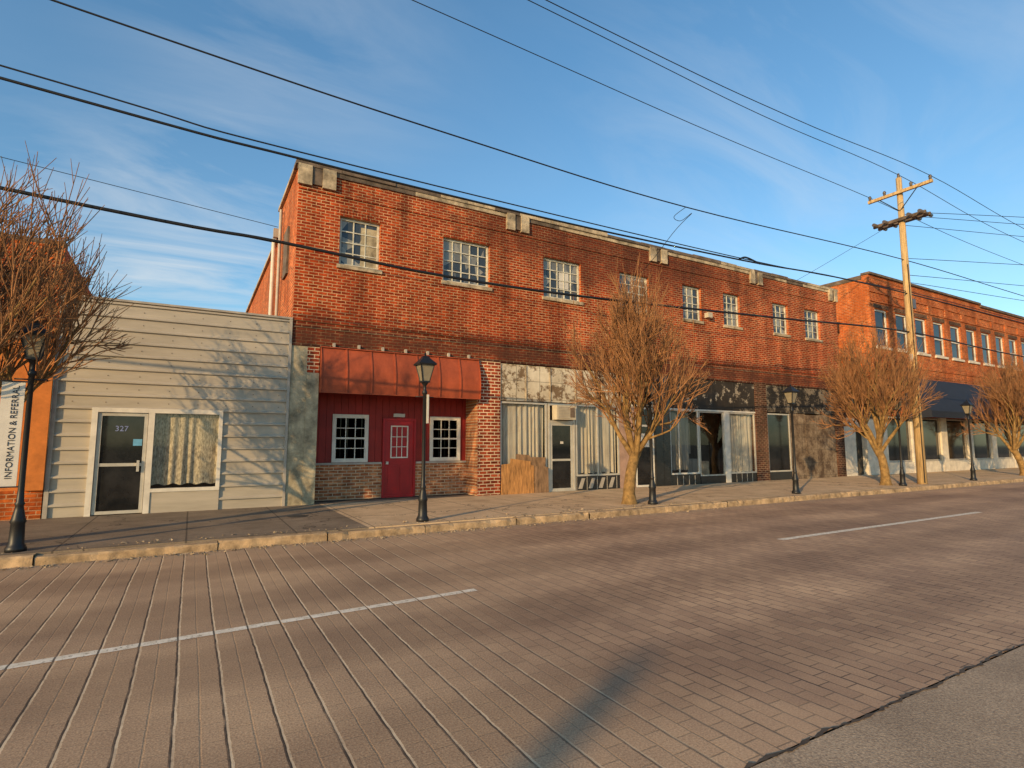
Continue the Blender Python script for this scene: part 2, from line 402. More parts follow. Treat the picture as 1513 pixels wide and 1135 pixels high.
# ---------------------------------------------------------------- main brick building
Y=15.3
B=empty('brick_commercial_building')
g=MB()
ups=[(3.28,4.43),(6.39,8.01),(10.07,11.65),(13.44,14.9),(16.72,17.78),(19.13,20.18),(22.44,23.54),(24.83,26.04)]
holes=[(a,b,6.68,8.08) for a,b in ups]
wall(g,2.15,27.5,4.3,9.28,Y,holes,'brick')
g.box(7.62,8.4,Y-.015,Y+.5,SW,4.299,'brick_pier')
g.box(15.02,15.8,Y-.01,Y+.3,SW,4.299,'tile_black')
g.box(20.9,21.67,Y-.01,Y+.4,SW,4.299,'brick_dark')
g.box(26.85,27.5,Y-.01,Y+.4,SW,4.299,'brick_dark')
g.box(2.15,2.55,Y-.012,Y+.8,SW,4.299,'concrete_pier')
g.box(2.55,2.86,Y-.03,Y+.8,SW,3.6,'concrete_pier'); g.box(2.55,2.86,Y-.012,Y+.8,3.6,4.299,'brick_pier')
g.box(2.86,7.62,Y-.002,Y+.5,4.2,4.298,'brick_dark')
g.box(2.15,27.5,Y-.035,Y+.001,4.98,5.05,'brick')
g.box(2.15,27.5,Y-.02,Y+.001,4.80,4.85,'brick_dark')
g.box(2.15,27.5,Y-.03,Y+.001,4.31,4.37,'brick_dark')
g.box(2.15,27.5,Y-.03,Y+.001,8.62,8.69,'brick')
g.poly([(2.15,Y,0),(2.15,Y,9.28),(2.15,18.9,9.28),(2.15,18.9,0)],'brick_side')
g.poly([(2.15,18.9,0),(2.15,18.9,8.4),(2.15,31,8.4),(2.15,31,0)],'brick_side')
g.poly([(27.5,Y,0),(27.5,31,0),(27.5,31,8.4),(27.5,Y,9.28)],'brick_side')
g.poly([(2.15,31,0),(2.15,31,8.4),(27.5,31,8.4),(27.5,31,0)],'brick')
g.poly([(2.15,Y+.3,8.3),(27.5,Y+.3,8.3),(27.5,31,8.3),(2.15,31,8.3)],'roof_dark')
g.box(2.16,27.49,Y+.25,Y+.3,8.2,9.28,'brick_dark')
g.box(2.16,2.45,Y+.3,18.9,8.2,9.27,'brick_side')
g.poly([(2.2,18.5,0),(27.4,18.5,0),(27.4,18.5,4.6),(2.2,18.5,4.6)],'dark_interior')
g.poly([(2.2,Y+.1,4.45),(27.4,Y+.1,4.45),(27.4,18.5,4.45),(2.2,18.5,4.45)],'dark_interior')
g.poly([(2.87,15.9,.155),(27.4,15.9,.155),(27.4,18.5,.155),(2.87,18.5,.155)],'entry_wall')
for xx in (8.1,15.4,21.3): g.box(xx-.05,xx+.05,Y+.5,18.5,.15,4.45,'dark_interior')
g.build('walls',B)
g=MB()
x=2.05
while x<27.6:
    L=min(random.uniform(.9,1.7),27.62-x)
    dz=random.uniform(-.03,.02)
    g.box(x+.005,x+L-.006,Y-.08+random.uniform(-.015,.015),Y+.36,9.28,9.40+dz,'stone_dark' if random.random()<.7 else 'stone'); x+=L
x=2.1
while x<27.5:
    L=min(random.uniform(.6,2.4),27.55-x); g.box(x,x+L-.004,Y-.045+random.uniform(-.006,.006),Y-.001,9.15,9.28,'stone' if random.random()<.7 else 'stone_dark'); x+=L
g.box(2.06,2.5,Y+.36,18.9,9.28,9.38,'stone'); g.box(2.06,2.5,18.9,31.0,8.4,8.5,'stone')
for a,b in ((2.12,3.12),(8.6,9.45),(14.95,15.85),(20.9,21.7),(26.85,27.53)):
    w=(b-a); g.box(a,a+w*.36,Y-.10,Y-.002,8.74,9.30,'stone'); g.box(a+w*.64,b,Y-.10,Y-.002,8.74,9.30,'stone')
    g.box(a+w*.36,a+w*.64,Y-.06,Y-.002,8.80,9.30,'stone_dark')
g.build('parapet_coping',B)
g=MB()
cfg=[(3,4),(5,4),(5,4),(4,4),(3,4),(3,4),(3,4),(3,4)]
for (a,b),(c,r) in zip(ups,cfg):
    sash(g,a+.01,b-.01,6.69,8.07,Y+.10,c,r,'frame_old','glass_pane',.06,.03)
    g.box(a-.06,b+.06,Y-.06,Y+.1,6.57,6.677,'stone')
    n=int((b-a+.3)/.085)
    for i in range(n):
        xx=a-.15+i*(b-a+.3)/n; g.box(xx+.005,xx+.075,Y-.008,Y+.02,8.085,8.29,'brick')
g.box(3.9,4.36,Y+.125,Y+.135,6.75,7.9,'concrete_pier'); g.box(14.2,14.84,Y+.125,Y+.135,6.75,7.9,'stone_dark'); g.box(10.8,11.2,Y+.125,Y+.135,7.1,7.7,'sign_white')
g.build('upper_windows',B)
g=MB(); yb=Y+.8
g.poly([(2.87,yb,SW),(4.88,yb,SW),(4.88,yb,1.16),(2.87,yb,1.16)],'brick_tan')
g.poly([(5.9,yb,SW),(7.62,yb,SW),(7.62,yb,1.16),(5.9,yb,1.16)],'brick_tan')
g.box(2.87,4.86,yb-.05,yb-.001,1.13,1.19,'trim_grey'); g.box(5.92,7.61,yb-.05,yb-.001,1.13,1.19,'trim_grey')
x=2.87
while x<7.6:
    w=min(.2,7.62-x); g.box(x,x+w-.012,yb-.0+.01,yb+.05,1.16,4.2,'red_siding'); g.box(x+w-.012,x+w,yb+.03,yb+.05,1.16,4.2,'red_siding'); x+=.2
g.box(7.585,7.62,Y+.0,yb,SW,4.2,'brick_tan')
for a,b in ((3.48,4.40),(6.41,7.33)):
    frame(g,a-.05,b+.05,1.2,2.56,yb-.04,.06,'trim_white',.06)
    sash(g,a+.01,b-.01,1.26,2.5,yb-.03,3,4,'trim_white','glass_dark',.045,.022,meet=2)
frame(g,4.88,5.90,SW,2.47,yb-.05,.06,'red_door',.1)
g.box(4.94,5.84,yb-.01,yb+.04,SW+.02,2.41,'red_door')
sash(g,5.12,5.66,1.3,2.26,yb-.04,3,3,'trim_white','glass_dark',.035,.02)
for a,b in ((5.06,5.35),(5.43,5.72)): g.box(a,b,yb-.022,yb-.009,.35,1.08,'red_door')
g.box(4.99,5.06,yb-.06,yb-.01,1.12,1.2,'alum')
g.box(5.2,5.55,yb-.02,yb-.0,2.52,2.62,'sign_white')
g.build('red_shopfront',B)
g=MB(); ax0,ax1=2.88,7.6; n=7
for i in range(n):
    a=ax0+(ax1-ax0)*i/n; b=ax0+(ax1-ax0)*(i+1)/n; sub=6; rp=.025
    yt=Y-.05; ybm=Y-.20; prev=None
    for k in range(sub+1):
        t=k/sub; bulge=.09*math.sin(math.pi*t)
        cur=((yt+(ybm-yt)*t)-bulge, 4.30+(3.10-4.30)*t)
        if prev: g.poly([(a+.02,cur[0],cur[1]),(b-.02,cur[0],cur[1]),(b-.02,prev[0],prev[1]),(a+.02,prev[0],prev[1])],'awning_red')
        for xa,xb in ((a,a+.02),(b-.02,b)):
            if prev:
                g.poly([(xa,cur[0]-rp,cur[1]),(xb,cur[0]-rp,cur[1]),(xb,prev[0]-rp,prev[1]),(xa,prev[0]-rp,prev[1])],'awning_red')
                for xs in (xa,xb): g.poly([(xs,cur[0]-rp,cur[1]),(xs,cur[0],cur[1]),(xs,prev[0],prev[1]),(xs,prev[0]-rp,prev[1])],'awning_red')
        prev=cur
    g.box((a+b)/2-.03,(a+b)/2+.03,Y-.10,Y-.001,4.33,4.44,'trim_grey')
for xx in (ax0,ax1): g.poly([(xx,Y-.05,4.32),(xx,Y-.23,3.7),(xx,Y-.20,3.08),(xx,Y-.0,3.08),(xx,Y,4.32)],'awning_red')
g.box(ax0,ax1,Y-.10,Y-.002,4.302,4.328,'awning_red'); g.box(ax0,ax1,Y-.23,Y-.16,3.07,3.099,'awning_red')
g.build('metal_awning',B)
# storefront A
g=MB(); yf=Y+.04
g.box(8.4,11.36,yf-.02,yf+.03,3.10,4.28,'peel_white'); g.box(11.365,15.02,yf-.025,yf+.03,3.08,4.27,'peel_white')
for xx in (8.4,9.35,10.3,11.36,12.5,13.6,14.6): g.box(xx,xx+.03,yf-.05,yf-.027,3.1,4.27,'stone')
frame(g,8.42,10.2,SW+.3,3.07,yf,.06,'alum'); g.poly([(8.48,yf+.03,.3),(10.14,yf+.03,.3),(10.14,yf+.03,3.02),(8.48,yf+.03,3.02)],'glass')
curtain(g,8.48,10.14,.6,3.0,yf+.14,'curtain')
g.box(8.42,10.2,yf+.0,yf+.1,SW,.45,'tile_black')
frame(g,10.24,11.34,SW,3.07,yf-.01,.07,'alum',.08); g.box(10.31,11.27,yf,yf+.05,2.42,2.50,'alum')
frame(g,10.32,11.26,SW+.01,2.42,yf+.01,.09,'alum',.04)
g.poly([(10.4,yf+.03,.25),(11.18,yf+.03,.25),(11.18,yf+.03,2.34),(10.4,yf+.03,2.34)],'glass_dark')
g.box(10.4,11.18,yf+.005,yf+.05,1.15,1.22,'alum')
g.box(10.42,11.18,yf-.28,yf+.02,2.52,3.0,'ac_body')
for k in range(8): g.box(10.47,10.9,yf-.295,yf-.281,2.57+k*.05,2.59+k*.05,'trim_grey')
g.box(10.95,11.13,yf-.29,yf-.281,2.6,2.92,'stone_dark')
g.box(10.75,10.86,yf+.012,yf+.028,1.72,1.8,'sign_white')
frame(g,11.38,13.3,.62,3.07,yf,.06,'alum'); g.box(12.3,12.36,yf,yf+.05,.68,3.01,'alum')
g.poly([(11.44,yf+.035,.68),(13.24,yf+.035,.68),(13.24,yf+.035,3.01),(11.44,yf+.035,3.01)],'glass')
curtain(g,11.42,13.26,.7,3.0,yf+.14,'curtain')
g.box(11.38,13.3,yf+.0,yf+.1,SW,.62,'tile_black')
for k in range(5): g.box(11.38+k*.44,11.40+k*.44,yf-.008,yf-.0005,SW,.6,'trim_grey')
for k in range(4): g.poly([(11.45+k*.44,yf-.004,.2),(11.62+k*.44,yf-.004,.2),(11.75+k*.44,yf-.004,.55),(11.6+k*.44,yf-.004,.55)],'trim_grey')
g.box(13.31,14.05,yf,yf+.06,SW,3.07,'pink_board')
frame(g,14.07,15.0,SW,3.07,yf,.07,'trim_white'); g.poly([(14.14,yf+.03,SW),(14.93,yf+.03,SW),(14.93,yf+.03,3.0),(14.14,yf+.03,3.0)],'glass_dark')
g.box(14.14,14.93,yf+.0,yf+.05,2.35,2.42,'trim_white')
g.box(14.3,14.75,yf+.0,yf+.028,1.6,2.1,'sign_white')
for k in range(4):
    for j in range(2): g.box(15.05+j*.38,15.40+j*.38,Y-.018,Y-.011,.2+k*.72,.88+k*.72,'tile_black')
g.build('white_shopfront',B)
g=MB()
def slab(pts,y0,y1,mat):
    f=[(x,y0,z) for x,z in pts]; bk=[(x,y1,z) for x,z in pts]
    g.poly(f,mat)
    for i in range(len(pts)):
        j=(i+1)%len(pts); g.poly([f[i],bk[i],bk[j],f[j]],mat)
slab([(8.4,SW),(9.6,SW),(9.6,1.02),(9.5,1.04),(9.48,1.16),(8.75,1.26),(8.72,1.1),(8.42,1.08)],Y-.08,Y-.06,'plywood')
slab([(8.95,.9),(10.05,.8),(10.08,1.28),(9.5,1.3),(9.45,1.36),(8.97,1.40)],Y-.055,Y-.035,'plywood_old')
slab([(9.62,SW),(10.16,SW),(10.14,.95),(10.0,1.0),(9.62,1.0)],Y-.10,Y-.082,'plywood_old')
g.build('plywood_boards',B)
# storefront B
g=MB()
g.box(15.8,20.9,yf-.02,yf+.03,3.08,4.29,'peel_black')
frame(g,15.82,17.42,.55,3.05,yf,.06,'trim_white'); g.poly([(15.88,yf+.03,.6),(17.36,yf+.03,.6),(17.36,yf+.03,3.0),(15.88,yf+.03,3.0)],'glass')
curtain(g,15.88,17.2,.7,2.95,yf+.3,'curtain_dark')
g.box(15.82,17.42,yf,yf+.08,SW,.55,'tile_black')
g.box(16.3,16.33,yf,yf+.05,.6,3.0,'trim_white')
g.box(15.8,20.9,yf-.03,yf+.04,3.02,3.08,'trim_white')
g.box(18.92,19.2,yf-.02,yf+.1,SW,3.02,'trim_white')
frame(g,19.22,20.88,.5,3.02,yf,.06,'alum'); g.poly([(19.28,yf+.03,.6),(20.82,yf+.03,.6),(20.82,yf+.03,3.0),(19.28,yf+.03,3.0)],'glass')
curtain(g,19.3,20.82,.55,2.98,yf+.14,'curtain'); g.box(19.22,20.88,yf,yf+.08,SW,.5,'tile_black')
for x0,x1 in ((15.82,17.42),(19.22,20.88)):
    for k in range(5):
        xx=x0+k*(x1-x0)/5; g.box(xx,xx+.025,yf-.008,yf-.0005,SW,.5,'trim_grey')
frame(g,17.46,18.90,.45,3.01,yf+.01,.045,'alum')
g.poly([(17.5,yf+.04,.48),(18.86,yf+.04,.48),(18.86,yf+.04,2.97),(17.5,yf+.04,2.97)],'glass')
g.box(17.46,18.9,yf,yf+.08,SW,.45,'tile_black')
g.box(16.6,20.4,yf+1.5,yf+1.55,SW,3.0,'entry_wall')
g.box(17.7,18.3,yf+.9,yf+1.3,SW,1.1,'curtain_dark'); g.box(18.35,18.75,yf+.7,yf+1.0,.15,1.0,'stone'); g.box(18.4,18.5,yf+1.44,yf+1.49,1.3,2.6,'trim_grey')
g.build('black_shopfront',B)
# storefront C
g=MB()
g.box(21.67,26.85,yf-.02,yf+.03,3.1,4.29,'peel_mixed')
frame(g,21.7,23.3,.5,3.05,yf,.06,'alum'); g.poly([(21.76,yf+.03,.56),(23.24,yf+.03,.56),(23.24,yf+.03,3.0),(21.76,yf+.03,3.0)],'glass_dark')
g.box(21.7,23.3,yf,yf+.08,SW,.5,'tile_black')
g.box(23.31,24.45,yf,yf+.05,SW,3.08,'board_worn'); g.box(24.46,25.6,yf-.01,yf+.05,SW,3.05,'board_worn'); g.box(25.61,26.84,yf,yf+.05,SW,3.08,'board_worn')
g.build('boarded_shopfront',B)
g=MB()
g.path([(2.05,18.0,5.0),(2.05,18.0,9.0)],[.05,.05],'trim_grey',8)
g.path([(2.05,19.6,4.6),(2.05,19.6,8.6)],[.07,.07],'sign_white',8)
g.box(2.09,2.149,16.6,17.4,6.6,8.0,'stone_dark')
g.box(1.95,2.1,18.85,19.0,8.4,8.7,'trim_grey')
g.box(17.95,18.2,Y-.2,Y-.001,6.85,7.05,'ac_body')
g.build('side_pipes',B)

# ---------------------------------------------------------------- grey metal sided building
G=empty('metal_sided_building')
g=MB(); X0,X1,ZT=-2.62,2.14,4.98
hx0,hx1,hz1=-1.92,.62,2.5
z=SW; pitch=.302
while z<ZT-.01:
    prof=[(Y,z),(Y,z+.225),(Y-.045,z+.232),(Y-.045,z+.262),(Y,z+.302)]
    for (ya,za),(yb2,zb) in zip(prof,prof[1:]):
        zb=min(zb,ZT); za=min(za,ZT)
        segs=[(X0,X1)] if za>=hz1-.02 else [(X0,hx0),(hx1,X1)]
        for a,b in segs: g.poly([(a,ya,za),(b,ya,za),(b,yb2,zb),(a,yb2,zb)],'siding')
    if z>hz1:
        xx=X0+.3
        while xx<X1: g.box(xx,xx+.018,Y-.008,Y-.0005,z+.08,z+.098,'stone_dark'); xx+=.6
    z+=pitch
g.box(hx1-.7,hx1,Y+.02,Y+.1,SW,.7,'siding')
g.box(X0-.03,X1,Y-.06,Y+.25,ZT,ZT+.05,'trim_grey')
g.box(X0-.03,X0+.05,Y-.05,Y-.0,SW,ZT,'trim_grey'); g.box(X1-.07,X1-.0,Y-.05,Y-.0,SW,ZT,'trim_grey')
g.poly([(X0,Y+.01,0),(X0,Y+.01,ZT),(X0,28,ZT-.4),(X0,28,0)],'siding')
g.poly([(X0,Y+.2,ZT-.25),(X1,Y+.2,ZT-.25),(X1,28,ZT-.8),(X0,28,ZT-.8)],'roof_dark')
g.poly([(X0,28,0),(X0,28,ZT),(X1,28,ZT),(X1,28,0)],'siding')
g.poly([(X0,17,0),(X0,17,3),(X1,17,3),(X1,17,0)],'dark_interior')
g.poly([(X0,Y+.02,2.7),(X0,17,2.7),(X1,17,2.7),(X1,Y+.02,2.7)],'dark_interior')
g.build('walls',G)
g=MB(); yf2=Y-.07
g.box(hx0-.02,hx0+.09,yf2,Y+.1,SW,hz1+.03,'trim_white'); g.box(hx1-.06,hx1+.02,yf2,Y+.1,.62,hz1+.03,'trim_white')
g.box(hx0+.09,hx1-.06,yf2,Y+.1,hz1-.07,hz1+.03,'trim_white'); g.box(-.88,-.76,yf2,Y+.1,SW,hz1-.07,'trim_white')
g.box(-.76,hx1-.06,yf2,Y+.1,.62,.70,'trim_white'); g.box(-.76,hx1+.02,yf2+.02,Y+.05,SW,.62,'siding')
frame(g,-1.82,-.89,SW+.02,hz1-.08,Y-.03,.07,'alum',.06)
g.box(-1.75,-.96,Y-.02,Y+.04,1.22,1.29,'alum')
g.poly([(-1.75,Y,.2),(-.96,Y,.2),(-.96,Y,2.4),(-1.75,Y,2.4)],'glass_dark')
g.box(-1.05,-1.0,Y-.09,Y-.04,1.1,1.35,'alum')
g.box(-1.15,-.98,Y-.012,Y-.004,1.68,1.83,'sticker')
g.poly([(-.76,Y,.7),(.56,Y,.7),(.56,Y,2.43),(-.76,Y,2.43)],'glass')
curtain(g,-.76,.56,.78,2.42,Y+.08,'curtain_lace',.028)
g.build('door_and_window',G)
text('house_number','327',.17,(-1.38,Y-.012,2.06),(R(90),0,0),'letter_w',G)

# ---------------------------------------------------------------- orange building at left
O=empty('orange_stucco_building')
g=MB()
wall(g,-16,-2.66,4.0,6.1,Y-.02,[],'brick_orange')
g.box(-16,-2.66,Y-.03,Y+.25,6.1,6.2,'stone_dark')
g.poly([(-2.66,Y-.02,0),(-2.66,Y-.02,6.1),(-2.66,26,5.6),(-2.66,26,0)],'brick_orange_side')
wall(g,-16,-2.66,.75,4.0,Y-.025,[(-8,-3.6,.9,2.9)],'orange_stucco',.2)
g.box(-16,-2.67,Y-.06,Y+.2,SW,.75,'brick_orange')
g.box(-3.0,-2.66,Y-.12,Y-.026,.75,4.0,'orange_stucco')
g.poly([(-8,Y+.1,.9),(-3.6,Y+.1,.9),(-3.6,Y+.1,2.9),(-8,Y+.1,2.9)],'glass_dark')
frame(g,-8,-3.6,.9,2.9,Y+.03,.08,'trim_white')
g.poly([(-16,Y,5.7),(-2.66,Y,5.7),(-2.66,26,5.5),(-16,26,5.5)],'roof_dark')
g.box(-16,-2.67,Y-.10,Y-.021,3.95,4.1,'stone_dark')
g.build('walls',O)

# ---------------------------------------------------------------- right two storey building
T=empty('two_storey_brick_building')
g=MB(); tx0,tx1=30.7,68
wx=[31.1+2.13*i for i in range(17)]
wall(g,tx0,tx1,5.0,10.7,Y,[(a,a+1.3,6.85,8.9) for a in wx],'brick_orange',.18)
g.poly([(tx0,Y,0),(tx0,Y,10.7),(tx0,34,10.4),(tx0,34,0)],'brick_orange_side')
g.poly([(tx0,Y+.3,10.0),(tx1,Y+.3,10.0),(tx1,34,10.0),(tx0,34,10.0)],'roof_dark')
g.poly([(tx1,Y,0),(tx1,34,0),(tx1,34,10.4),(tx1,Y,10.7)],'brick_orange_side')
g.box(tx0-.06,44,Y-.1,Y+.35,10.7,10.82,'stone_dark'); g.box(44,tx1,Y-.1,Y+.35,10.55,10.7,'stone_dark')
g.box(tx0-.05,tx0+.3,Y+.35,34,10.5,10.72,'stone_dark')
for z in (9.25,9.75,10.2): g.box(tx0-.02,tx1,Y-.05,Y-.001,z,z+.08,'brick_orange')
for a in wx[1:]: g.box(a-.62,a-.22,Y-.06,Y-.001,9.33,9.74,'brick_orange')
g.box(tx0,tx1,Y-.04,Y-.001,5.9,6.02,'brick_orange')
for a in wx:
    g.box(a-.08,a+1.38,Y-.09,Y+.1,6.72,6.849,'white_stucco')
    frame(g,a+.01,a+1.29,6.86,8.89,Y+.08,.09,'trim_white',.07); g.box(a+.1,a+1.2,Y+.08,Y+.14,7.84,7.92,'trim_white')
    g.poly([(a+.1,Y+.13,6.95),(a+1.2,Y+.13,6.95),(a+1.2,Y+.13,8.8),(a+.1,Y+.13,8.8)],'glass_dark')
    g.box(a-.1,a+1.4,Y-.03,Y-.001,8.93,9.15,'brick_dark')
g.build('upper_walls',T)
g=MB()
x=tx0
g.box(tx0,tx1,Y-.0,Y+.3,3.2,5.0,'brick_orange')
while x<tx1-1:
    g.box(x,x+.7,Y-.05,Y+.3,SW,3.2,'white_stucco')
    g.box(x+.7,x+3.3,Y-.03,Y+.25,SW,.75,'white_stucco')
    frame(g,x+.7,x+3.3,.76,3.15,Y+.05,.08,'trim_grey')
    g.poly([(x+.78,Y+.1,.8),(x+3.2,Y+.1,.8),(x+3.2,Y+.1,3.1),(x+.78,Y+.1,3.1)],'glass_dark')
    x+=3.3
g.build('storefronts',T)
g=MB(); a0=33.4
g.poly([(a0,Y-1.3,3.45),(tx1,Y-1.3,3.45),(tx1,Y-.06,5.35),(a0,Y-.06,5.35)],'navy_awning')
g.poly([(a0,Y-1.3,3.1),(tx1,Y-1.3,3.1),(tx1,Y-1.3,3.45),(a0,Y-1.3,3.45)],'navy_awning')
g.poly([(a0,Y-1.3,3.1),(a0,Y-1.3,3.45),(a0,Y-.06,5.35),(a0,Y-.06,3.1)],'navy_awning')
g.build('canvas_awning',T)
I=empty('white_infill_shop')
g=MB()
wall(g,27.56,30.68,SW,4.5,Y+.05,[(28.6,29.6,SW,2.45)],'white_stucco',.3)
g.box(27.56,30.68,Y-.02,Y+.049,3.0,4.5,'peel_mixed'); g.poly([(28.6,Y+.3,SW),(29.6,Y+.3,SW),(29.6,Y+.3,2.45),(28.6,Y+.3,2.45)],'glass_dark')
g.box(27.56,30.68,Y+.0,Y+.3,4.5,4.62,'stone')
g.poly([(27.56,Y+.1,4.4),(30.68,Y+.1,4.4),(30.68,30,4.4),(27.56,30,4.4)],'roof_dark')
g.build('walls',I)

# ---------------------------------------------------------------- street lamps
def lamp(x,y,nm='street_lamp'):
    L=empty(nm,(x,y,SW)); g=MB()
    g.lathe([(0,0),(.13,0),(.13,.05),(.115,.08),(.095,.12),(.085,.40),(.10,.43),(.085,.48),(.06,.60),(.05,.66),(.065,.69),(.048,.72),(.04,.9),(.034,2.6),(.055,2.62),(.055,2.66),(.032,2.7),(.032,2.78),(.06,2.82),(.085,2.86)],'black_paint',14)
    g.path([(-.2,0,2.55),(.2,0,2.55)],[.012,.012],'black_paint',6,True)
    g.build('post',L)
    g=MB(); q=math.pi/4
    g.lathe([(.10,2.88),(.20,3.22)],'lampglass',4,smooth=False,rot=q)
    g.build('lantern_glass',L)
    g=MB()
    g.lathe([(0,2.85),(.12,2.85),(.12,2.885),(.0,2.885)],'black_paint',4,smooth=False,rot=q)
    for i in range(4):
        t=q+i*math.pi/2
        g.path([(.105*math.cos(t),.105*math.sin(t),2.88),(.21*math.cos(t),.21*math.sin(t),3.23)],[.014,.014],'black_paint',4)
    g.lathe([(.0,3.215),(.26,3.215),(.27,3.245),(.20,3.30),(.12,3.36),(.09,3.40),(.05,3.41),(.02,3.43),(.03,3.46),(.0,3.50)],'black_paint',4,smooth=False,rot=q)
    g.build('lantern_cap',L); return L
L0=lamp(-2.16,10.9)
g=MB(); g.box(-.33,-.06,-.012,.0,.95,2.5,'sign_white'); g.box(-.35,-.0,-.02,.01,2.5,2.52,'black_paint'); g.box(-.35,-.0,-.02,.01,.93,.95,'black_paint')
g.build('banner',L0)
text('banner_text','INFORMATION & REFERRAL',.112,(-.16,-.016,1.75),(R(90),R(-90),0),'letter',L0)
L1=lamp(4.18,10.9)
g=MB(); g.box(.04,.08,-.05,.14,2.0,2.6,'sign_white'); g.build('banner',L1)
for x in (10.55,16.7,23.3,29.2,41.8,54): lamp(x,10.9)

# ---------------------------------------------------------------- utility pole + wires
def upole(x,y,nm='utility_pole',full=True,h=12.75,r=.17):
    P=empty(nm,(x,y,0)); g=MB()
    g.path([(0,0,0),(0,0,h*.5),(0,0,h)],[r,r*.82,r*.62],'pole_wood',14,True)
    if full:
        g.box(-.22,-.11,-1.25,1.15,12.02,12.14,'pole_wood')
        for t in (-1.18,-.5,.5,1.08): g.lathe([(0,0),(.03,0),(.06,.05),(.05,.1),(.07,.13),(.04,.2),(0,.22)],'insulator',8,(-.165,t,12.14))
        g.lathe([(0,0),(.03,0),(.06,.05),(.04,.2),(0,.22)],'insulator',8,(0,0,h))
        for xx in (-.24,.14):
            g.box(xx,xx+.1,-.95,1.0,10.85,10.98,'stone_dark')
        for t in (-.85,-.45,.45,.85):
            g.path([(-.5,t,10.92),(.5,t,10.92)],[.07,.07],'insulator',8,True)
        g.path([(-.17,-.7,12.02),(-.1,0,11.3)],[.02,.02],'wire',5); g.path([(-.17,.7,12.02),(-.1,0,11.3)],[.02,.02],'wire',5)
        g.box(.1,.35,-.12,.12,7.2,7.6,'insulator')
        g.box(-.2,-.14,-.08,.08,5.0,5.3,'alum')
        g.path([(-.12,-.14,.2),(-.1,-.13,9)],[.02,.02],'wire',5)
    g.build('pole_and_crossarms',P); return P
upole(25,11.0)
upole(-25.5,-12.4,full=False,h=8.8,r=.17)  # unseen pole behind the camera, added to cast the shadow band on the road
Wp=empty('overhead_wires'); g=MB()
def wire(pts,r=.012):
    q=catmull(pts,8); g.path(q,[r]*len(q),'wire',5)
wire([(-22,11,9.9),(-2.4,11,8.97),(5,11,8.72),(12.5,11,8.68),(24.7,11,9.22),(37,11,9.35),(60,11,9.6)],.018)
wire([(-22,11,8.5),(-2.9,11,7.62),(1.6,11,7.42),(14.85,11,7.53),(25,11,7.9),(36.8,11,7.98),(60,11,8.1)],.016)
wire([(-22,10.97,8.3),(-2.9,10.97,7.40),(1.6,10.97,7.27),(8,10.97,7.28),(14.85,10.97,7.46),(25,10.97,7.8),(60,10.97,7.9)],.026)
wire([(-22,11,6.6),(-2.8,11,5.65),(1.2,11,5.54),(4.4,11,5.40),(8.4,11,5.45),(16.4,11,5.81),(24.8,11,6.21),(36,11,6.1),(60,11,6.4)],.032)
wire([(-25,12.1,13.3),(4.2,12.1,12.62),(15,12.1,12.35),(24.83,12.1,12.3),(36,12.1,12.0),(60,12.1,12.2)],.012)
wire([(-25,11,13.6),(6.8,11,12.96),(16,11,12.75),(25,11,12.9),(36,11,12.4),(60,11,12.6)],.012)
wire([(-25,9.8,12.6),(6.4,9.8,11.95),(16,9.8,11.95),(24.83,9.8,12.3),(36,9.8,11.9),(60,9.8,12.1)],.012)
wire([(-12,19,9.9),(-4.8,19,9.35),(2.1,19,8.8)],.01)
wire([(-12,20,9.2),(-4.8,20,8.85),(2.1,20,8.6)],.008)
for (t,zz,ex,ey,ez) in ((-.8,10.95,45,3.0,12.6),(-.4,10.95,45,3.6,12.1),(.4,10.9,45,4.4,11.6),(0,9.3,45,4.0,10.5),(0,8.6,45,4.6,9.2),(0,8.3,50,6,8.6)):
    wire([(25,11+t,zz),((25+ex)/2,(11+t+ey)/2,(zz+ez)/2-.35),(ex,ey,ez)],.012)
wire([(25,11,11.0),(22,14,8.6),(19,15.3,7.0)],.008)
wire([(12.3,11,8.69),(12.1,11.3,8.45),(12.6,11.5,8.5),(12.75,11.2,8.66),(12.45,11.6,8.2),(12.4,13,7.3),(12.3,15.25,6.4)],.009)
wire([(14.6,11,7.5),(15.0,11.05,7.62),(15.6,11,7.5)],.03)
g.build('wires',Wp)

